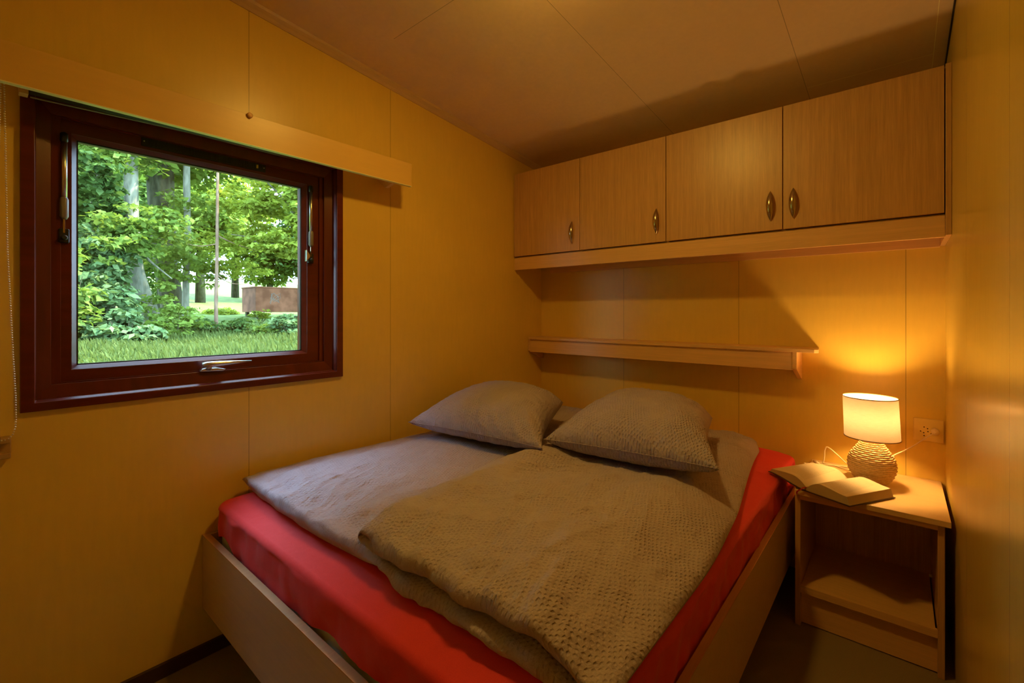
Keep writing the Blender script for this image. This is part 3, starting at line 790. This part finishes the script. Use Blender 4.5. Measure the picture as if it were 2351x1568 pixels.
# ================================================================== outside
def At(px, py, d):
    """world point on the photo ray through (px,py) that lies d metres out from the camera along -X"""
    s, c = math.sin(YAW), math.cos(YAW); u = (px-1175.5)/1047; v = (717-py)/1047
    dx, dy, dz = -s+c*u, c+s*u, v
    k = -d/dx; return Vector((CAM.x+dx*k, CAM.y+dy*k, CAM.z+dz*k))
def ground_z(x, y):
    d = CAM.x-x
    k = [(1.8, -.55), (4, -.1), (7, .50), (10, .62), (14, 1.0), (22, 1.35), (30, 1.75), (45, 3.2), (80, 6)]
    for (a, za), (b, zb) in zip(k, k[1:]):
        if d <= b: return za+(zb-za)*max(0, (d-a)/(b-a))+.03*noise.noise(Vector((x*.7, y*.7, 0)))*min(1, d/6)
    return 6
t = NT('meadow_grass'); p = t.pos(); n = t.noise(p, 3, detail=6); n2 = t.noise(p, 60)
t.base(t.mix(t.ramp(n, .3, .7), (.07, .12, .022), (.18, .24, .05)), .9, .1); t.bump(n2, .8, .05)
mb = MB(); mb.grid(lambda u, v: (lambda x, y: (x, y, ground_z(x, y)))(-.15-78*u**1.6, -30+75*v), 60, 70)
structure(mb.build('ground', t.m, loc=(0, 0, 0), smooth=True), 'grassy meadow outside the window')

def leafmat(name, c1, c2, trans=.45):
    t = NT(name); t.n.remove(t.b); c1 = tuple(1.12*k for k in c1); c2 = tuple(1.12*k for k in c2)
    g = t.node('ShaderNodeNewGeometry'); c = t.mix(g.outputs['Random Per Island'], c1, c2)
    d = t.node('ShaderNodeBsdfDiffuse'); tl = t.node('ShaderNodeBsdfTranslucent'); ms = t.node('ShaderNodeMixShader'); ms.inputs[0].default_value = trans
    gl = t.node('ShaderNodeBsdfGlossy'); gl.inputs['Roughness'].default_value = .6; m2 = t.node('ShaderNodeMixShader'); m2.inputs[0].default_value = .008
    t.link(c, d.inputs[0]); c2_ = t.mix(.5, c, tuple(min(1, a*b) for a, b in zip(c2, (1.3, 1.25, .6)))); t.link(c2_, tl.inputs[0])
    t.link(d.outputs[0], ms.inputs[1]); t.link(tl.outputs[0], ms.inputs[2]); t.link(ms.outputs[0], m2.inputs[1]); t.link(gl.outputs[0], m2.inputs[2]); t.link(m2.outputs[0], t.out.inputs[0])
    return t.m
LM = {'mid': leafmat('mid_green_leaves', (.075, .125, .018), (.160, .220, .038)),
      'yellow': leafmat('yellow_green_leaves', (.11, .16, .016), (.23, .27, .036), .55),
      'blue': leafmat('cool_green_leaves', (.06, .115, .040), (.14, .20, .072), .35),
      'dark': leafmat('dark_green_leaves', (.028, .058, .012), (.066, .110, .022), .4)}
def bark(name, a, b):
    t = NT(name); p = t.pos(); n = t.noise(p, 14, (1, 1, .3), 5); t.base(t.mix(t.ramp(n, .35, .65), a, b), .9, .1); t.bump(n, .6, .03); return t.m
BK = {'pale': bark('pale_grey_bark', (.13, .13, .085), (.24, .23, .16)), 'dark': bark('mossy_dark_bark', (.04, .038, .018), (.09, .085, .042)), 'red': bark('reddish_bark', (.12, .07, .042), (.20, .13, .085))}
def leaves_mesh(name, clumps, mat, parent):
    """clumps: (centre, rx, ry, rz, n, size, droop)"""
    V = []; F = []; base = 0
    for (c, rx, ry, rz, n, size) in clumps:
        u = rng.normal(size=(n, 3)); u /= np.linalg.norm(u, axis=1)[:, None]
        rad = rng.random(n)**.45
        # lumpy: group leaves into sprays
        ng = max(6, n//28); gc = rng.normal(size=(ng, 3)); gc /= np.linalg.norm(gc, axis=1)[:, None]; gc *= (rng.random(ng)**.4)[:, None]
        gi = rng.integers(0, ng, n)
        pp = gc[gi]+u*rad[:, None]*.24*np.array([1.5, 1.5, .6])
        P = np.array(c)+pp*np.array([rx, ry, rz])
        nr = rng.normal(size=(n, 3))*.55+np.array([.15, 0, .9])+u*.3; nr /= np.linalg.norm(nr, axis=1)[:, None]
        a = rng.normal(size=(n, 3)); a -= nr*(a*nr).sum(1)[:, None]; a /= np.linalg.norm(a, axis=1)[:, None]
        b = np.cross(nr, a)
        sz = size*(.6+.8*rng.random(n))[:, None]
        q = np.stack([P-a*sz*.5, P+b*sz*.32-a*sz*.08, P+a*sz*.55, P-b*sz*.32-a*sz*.08], 1)
        q[:, 1] += nr*sz*.10; q[:, 3] += nr*sz*.10
        V.append(q.reshape(-1, 3)); 
        f = (np.arange(n)*4)[:, None]+base; F.append(f+np.arange(4)[None]); base += 4*n
    V = np.concatenate(V); F = np.concatenate(F)
    off = np.array(WL[parent.name]) if parent is not None else np.array(clumps[0][0])
    V = V-off
    me = bpy.data.meshes.new(name); me.vertices.add(len(V)); me.vertices.foreach_set('co', V.ravel().astype(np.float32))
    me.loops.add(F.size); me.loops.foreach_set('vertex_index', F.ravel().astype(np.int32))
    me.polygons.add(len(F)); me.polygons.foreach_set('loop_start', np.arange(0, F.size, 4, dtype=np.int32)); me.polygons.foreach_set('loop_total', np.full(len(F), 4, np.int32))
    me.update(calc_edges=True); me.materials.append(mat)
    o = bpy.data.objects.new(name, me); COL.objects.link(o)
    if parent is not None: o.parent = parent
    else: o.location = off
    WL[o.name] = Vector(off)
    return o
def sc(d): return d/1.25/1047      # metres per photo pixel at distance d
def clump(px, py, d, rpx, rzpx, n, size=.10, depth=None):
    c = At(px, py, d); r = rpx*sc(d); rz = rzpx*sc(d)
    return (tuple(c), depth or r, r, rz, n, size)
def tree(label, trunk_pts, radii, barkm, clumps, leafm, branches=(), name='tree'):
    pts = [At(*p) for p in trunk_pts]; g = pts[-1].copy(); g.z = ground_z(g.x, g.y)-.05
    if pts[-1].z > g.z: pts.append(g)
    root = thing(name, tuple(g), label, 'tree', 'trees outside the window')
    rr = list(radii)+[radii[-1]*1.15]*(len(pts)-len(radii))
    top = pts[0]+(pts[0]-pts[1])*1.2
    pp = smooth_pts([top]+pts, 6); R_ = []
    rr = [rr[0]*.9]+rr
    for k in range(len(pp)):
        f_ = k/(len(pp)-1)*(len(rr)-1); i = min(int(f_), len(rr)-2); R_.append(rr[i]+(rr[i+1]-rr[i])*(f_-i))
    MB().tube(pp, R_, 12).build('trunk', barkm, root, smooth=True)
    for br in branches:
        bp_ = smooth_pts([At(*q) for q in br[0]], 6)
        MB().tube(bp_, [br[1]*(1-.75*k/(len(bp_)-1)) for k in range(len(bp_))], 7).build('branch', barkm, root, smooth=True)
    if clumps: leaves_mesh('crown', clumps, leafm, root)
    return root
C_ = clump
tree('pale-barked tree whose trunk bends right near the ground, left of centre in the window',
     [(300, 300, 12), (301, 420, 12), (303, 520, 12), (312, 620, 12), (338, 700, 12), (372, 780, 12)], [.115, .12, .125, .14, .155, .17], BK['pale'],
     [C_(260, 330, 11.5, 110, 60, 1500, .13), C_(330, 520, 11, 95, 45, 1500, .11), C_(240, 560, 11, 90, 50, 1300, .12), C_(310, 250, 12, 160, 60, 2200, .13), C_(350, 690, 11.3, 60, 60, 420, .10)], LM['mid'],
     [([(305, 560, 12), (345, 600, 11.8), (395, 640, 11.6)], .04), ([(301, 440, 12), (260, 420, 12), (215, 400, 12)], .03)])
tree('thick dark mossy tree trunk beside the pale leaning one',
     [(365, 300, 14), (368, 400, 14), (372, 500, 14), (380, 600, 14), (395, 700, 14), (400, 800, 14)], [.30, .29, .27, .25, .25, .28], BK['dark'],
     [C_(420, 480, 13, 80, 40, 1100, .11), C_(400, 320, 14, 130, 50, 1800, .13), C_(390, 590, 12.6, 80, 60, 1400, .11), C_(460, 400, 14.5, 90, 40, 900, .12)], LM['mid'],
     [([(372, 470, 14), (420, 500, 13.8), (480, 520, 13.6)], .05)])
tree('slim pale tree standing in the middle of the window view',
     [(428, 330, 13), (429, 450, 13), (431, 560, 13), (427, 650, 13), (425, 760, 13)], [.07, .075, .07, .07, .08], BK['pale'],
     [C_(450, 620, 13, 70, 45, 900, .10), C_(470, 340, 13, 90, 40, 1000, .12)], LM['mid'])
tree('thin reddish-barked sapling with bare lower stem, right of centre in the window',
     [(500, 380, 11), (499, 480, 11), (498, 600, 11), (496, 700, 11), (498, 800, 11)], [.026, .03, .033, .036, .04], BK['red'],
     [C_(530, 560, 12, 85, 30, 1500, .08), C_(540, 620, 12.5, 80, 28, 1300, .08), C_(540, 460, 11.5, 70, 40, 1000, .10)], LM['yellow'],
     [([(498, 540, 11), (540, 560, 11), (590, 575, 11)], .015), ([(497, 630, 11), (530, 650, 11), (565, 652, 11)], .012), ([(498, 560, 11), (460, 565, 11), (430, 560, 11)], .012)])
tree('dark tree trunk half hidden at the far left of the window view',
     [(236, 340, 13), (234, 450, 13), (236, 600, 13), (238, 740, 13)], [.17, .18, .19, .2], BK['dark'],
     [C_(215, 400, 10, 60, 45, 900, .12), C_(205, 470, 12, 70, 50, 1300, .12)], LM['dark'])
tree('yellow-green tree at the right edge of the window view with long dark branches',
     [(790, 300, 9), (785, 500, 9), (788, 800, 9)], [.16, .18, .2], BK['dark'],
     [C_(600, 470, 10, 80, 38, 1700, .10), C_(650, 560, 9.5, 75, 40, 1700, .10), C_(700, 470, 9, 60, 90, 1800, .11), C_(585, 540, 10.5, 60, 32, 1000, .09), C_(600, 400, 10, 110, 26, 900, .10), C_(760, 330, 9, 150, 70, 2500, .12)], LM['yellow'],
     [([(785, 560, 9), (730, 600, 9.2), (690, 582, 9.3), (640, 562, 9.5), (600, 562, 9.7), (570, 545, 9.9), (530, 538, 10)], .035),
      ([(785, 520, 9), (690, 500, 9.3), (650, 455, 9.5), (610, 415, 9.7), (560, 360, 10)], .035),
      ([(785, 420, 9), (700, 430, 9.4), (640, 470, 9.7)], .02)])
# trees added above and beside the window view to block low sky light
for (bx_, by_, hgt, lab) in [(-10.5, -2.5, 11, 'added tall leafy tree blocking low sky light, left of the window view'), (-12.5, .8, 12.5, 'added tall leafy tree blocking low sky light above the mossy trunk'),
                             (-11.0, 4.2, 11.5, 'added tall leafy tree blocking low sky light, right of the window view'), (-9.0, -6.5, 10, 'added tall leafy tree blocking low sky light, well left of the window view'),
                             (-6.5, -10.5, 9.5, 'added tall leafy tree blocking sky light, farthest left of the window view, near the house'), (-8.0, 8.5, 10.5, 'added tall leafy tree blocking sky light, farthest right of the window view'),
                             (-7.0, -15.5, 10, 'added light-blocking tall tree at the edge of the woods, behind the near left one')]:
    g = (bx_, by_, ground_z(bx_, by_))
    root = thing('tree', g, lab, 'tree', 'trees outside the window')
    MB().tube([g, (bx_, by_, hgt*.8)], [.2, .1], 10).build('trunk', BK['dark'], root, smooth=True)
    out = abs(by_+.0) > 5
    z0_ = 1.9 if out else 6.1
    leaves_mesh('crown', [((bx_, by_, z0_+k*1.9), 2.6, 2.9, 1.7, 4500, .23) for k in range(int((hgt-z0_)/1.9)+1)], LM['mid'], root)
# background woods: individual trees
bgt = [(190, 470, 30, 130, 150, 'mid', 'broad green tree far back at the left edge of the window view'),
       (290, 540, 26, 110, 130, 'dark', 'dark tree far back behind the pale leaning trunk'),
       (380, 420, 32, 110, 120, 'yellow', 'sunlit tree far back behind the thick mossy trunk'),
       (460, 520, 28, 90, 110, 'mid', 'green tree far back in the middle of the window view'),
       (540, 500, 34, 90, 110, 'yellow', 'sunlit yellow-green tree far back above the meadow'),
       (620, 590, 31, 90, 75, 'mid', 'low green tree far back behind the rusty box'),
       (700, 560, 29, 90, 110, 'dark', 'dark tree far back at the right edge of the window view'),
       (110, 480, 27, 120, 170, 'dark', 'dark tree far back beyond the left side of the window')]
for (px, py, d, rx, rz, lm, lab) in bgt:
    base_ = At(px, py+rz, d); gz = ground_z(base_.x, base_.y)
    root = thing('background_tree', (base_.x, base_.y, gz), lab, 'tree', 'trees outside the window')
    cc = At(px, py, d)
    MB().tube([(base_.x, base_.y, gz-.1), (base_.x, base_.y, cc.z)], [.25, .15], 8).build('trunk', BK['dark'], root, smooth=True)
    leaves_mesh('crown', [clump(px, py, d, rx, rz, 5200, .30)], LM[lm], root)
bushes = [(215, 730, 10.5, 75, 90, 'blue', 2600, .13, 'broad cool-green bush at the lower left of the window view'),
          (290, 765, 9.8, 60, 55, 'blue', 1700, .11, 'pale-leaved bush beside the big left one'),
          (340, 768, 10.2, 50, 34, 'mid', 1100, .10, 'leafy bush in front of the leaning trunk'),
          (405, 750, 10.4, 60, 50, 'mid', 1500, .09, 'green bush at the foot of the mossy trunk'),
          (455, 770, 10.8, 50, 38, 'dark', 1200, .08, 'dark low bush left of the reddish sapling'),
          (505, 725, 16, 50, 26, 'yellow', 1200, .12, 'sunny yellow-green bush behind the sapling'),
          (550, 765, 10.5, 60, 42, 'dark', 1700, .08, 'dark green bush right of the reddish sapling'),
          (610, 770, 10, 50, 40, 'mid', 1300, .08, 'low bush under the rusty box'),
          (665, 755, 9.6, 50, 52, 'blue', 1700, .09, 'leafy bush at the lower right corner of the window view'),
          (210, 590, 11.2, 75, 75, 'blue', 2200, .12, 'tall cool-green bush at the left edge of the window view'),
          (140, 700, 10, 60, 120, 'mid', 1500, .12, 'tall bush just past the left edge of the glass'),
          (750, 730, 9.5, 60, 80, 'mid', 1500, .1, 'tall bush just past the right edge of the glass'),
          (600, 722, 12.5, 26, 16, 'yellow', 350, .09, 'small yellow-green shoots in front of the rusty box')]
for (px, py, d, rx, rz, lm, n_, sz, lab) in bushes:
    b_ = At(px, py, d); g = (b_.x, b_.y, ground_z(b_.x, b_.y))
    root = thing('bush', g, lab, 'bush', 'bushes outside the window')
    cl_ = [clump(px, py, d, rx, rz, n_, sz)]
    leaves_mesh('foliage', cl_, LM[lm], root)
    mb = MB()
    for k in range(5):
        a = k*1.3; e = b_+Vector((math.cos(a)*.2, math.sin(a)*.25, rz*sc(d)*.5)); mb.tube([g, tuple(e)], [.012, .005], 5)
    mb.build('stem', BK['dark'], root)
# tall grass on the bank
n = 60000
d = 2.3+8.5*rng.random(n)**.72; ya = rng.random(n)
gx = CAM.x-d; gy = CAM.y+(-.35+.95*ya)*d*1.0
V = np.zeros((n, 4, 3)); 
gz = np.array([ground_z(x, y) for x, y in zip(gx, gy)])
h = (.05+.11*rng.random(n)*(1+.5*np.sin(gx*2)*np.cos(gy*1.7)))*np.clip((d-1.5)/5, .3, 1); an = rng.random(n)*math.pi; w = .006+.012*rng.random(n)
lx, ly = (rng.random(n)-.5)*.12, (rng.random(n)-.5)*.12
V[:, 0] = np.stack([gx-np.cos(an)*w, gy-np.sin(an)*w, gz], 1); V[:, 1] = np.stack([gx+np.cos(an)*w, gy+np.sin(an)*w, gz], 1)
V[:, 2] = np.stack([gx+np.cos(an)*w*.8+lx*.5, gy+np.sin(an)*w*.8+ly*.5, gz+h*.7], 1); V[:, 3] = np.stack([gx+lx, gy+ly, gz+h], 1)
me = bpy.data.meshes.new('tall_grass'); V = V.reshape(-1, 3)-np.array([-7, 0, .5])
me.vertices.add(len(V)); me.vertices.foreach_set('co', V.ravel().astype(np.float32)); me.loops.add(4*n); me.loops.foreach_set('vertex_index', np.arange(4*n, dtype=np.int32))
me.polygons.add(n); me.polygons.foreach_set('loop_start', np.arange(0, 4*n, 4, dtype=np.int32)); me.polygons.foreach_set('loop_total', np.full(n, 4, np.int32)); me.update(calc_edges=True)
me.materials.append(leafmat('grass_blades', (.055, .080, .016), (.105, .135, .034), .45))
o = bpy.data.objects.new('tall_grass', me); COL.objects.link(o); o.location = (-7, 0, .5)
tag(o, 'tall pale green grass along the bottom of the window view', 'grass', kind='stuff')
# rusty steel box
a = At(587, 715, 13.6); b = At(587, 658, 13.6)
rc_ = thing('rusty_box', (a.x-.5, a.y+.9, a.z), 'rusty brown steel box standing among the bushes at the right of the window view', 'container')
t = NT('rusty_steel'); p = t.pos(); n = t.noise(p, 4, detail=6)
t.base(t.mix(t.ramp(n, .35, .65), (.11, .040, .016), (.21, .085, .040)), .8, .2)
bx = MB(); bx.box(a.x-1.0, a.x, a.y, a.y+1.9, a.z-.02, b.z); bx.box(a.x-1.0, a.x+.02, a.y-.02, a.y+1.92, b.z-.03, b.z+.01)
bxo = bx.build('box_body', t.m, rc_, bevel=.01)
gz_ = ground_z(a.x, a.y)
for yy in (a.y+.05, a.y+1.8): B(a.x-.9, a.x-.8, yy, yy+.08, gz_-.1, a.z).build('leg', BK['dark'], rc_)
# pale scribbled mark sprayed on the box
mb = MB(); m0 = At(632, 685, 13.6); pts = []
for k in range(26):
    a_ = k*.9; rr = .09+.05*math.sin(k*1.7); pts.append((a.x+.004, m0.y+rr*1.6*math.cos(a_), m0.z+rr*1.1*math.sin(a_*1.31)))
mb.tube(pts, .004, 5); mb.tube([(a.x+.004, m0.y-.13, m0.z-.16), (a.x+.004, m0.y-.10, m0.z+.14)], .007, 5)
mb.build('sprayed_mark', plain('pale_spray_paint', (.16, .15, .12), .8), bxo)
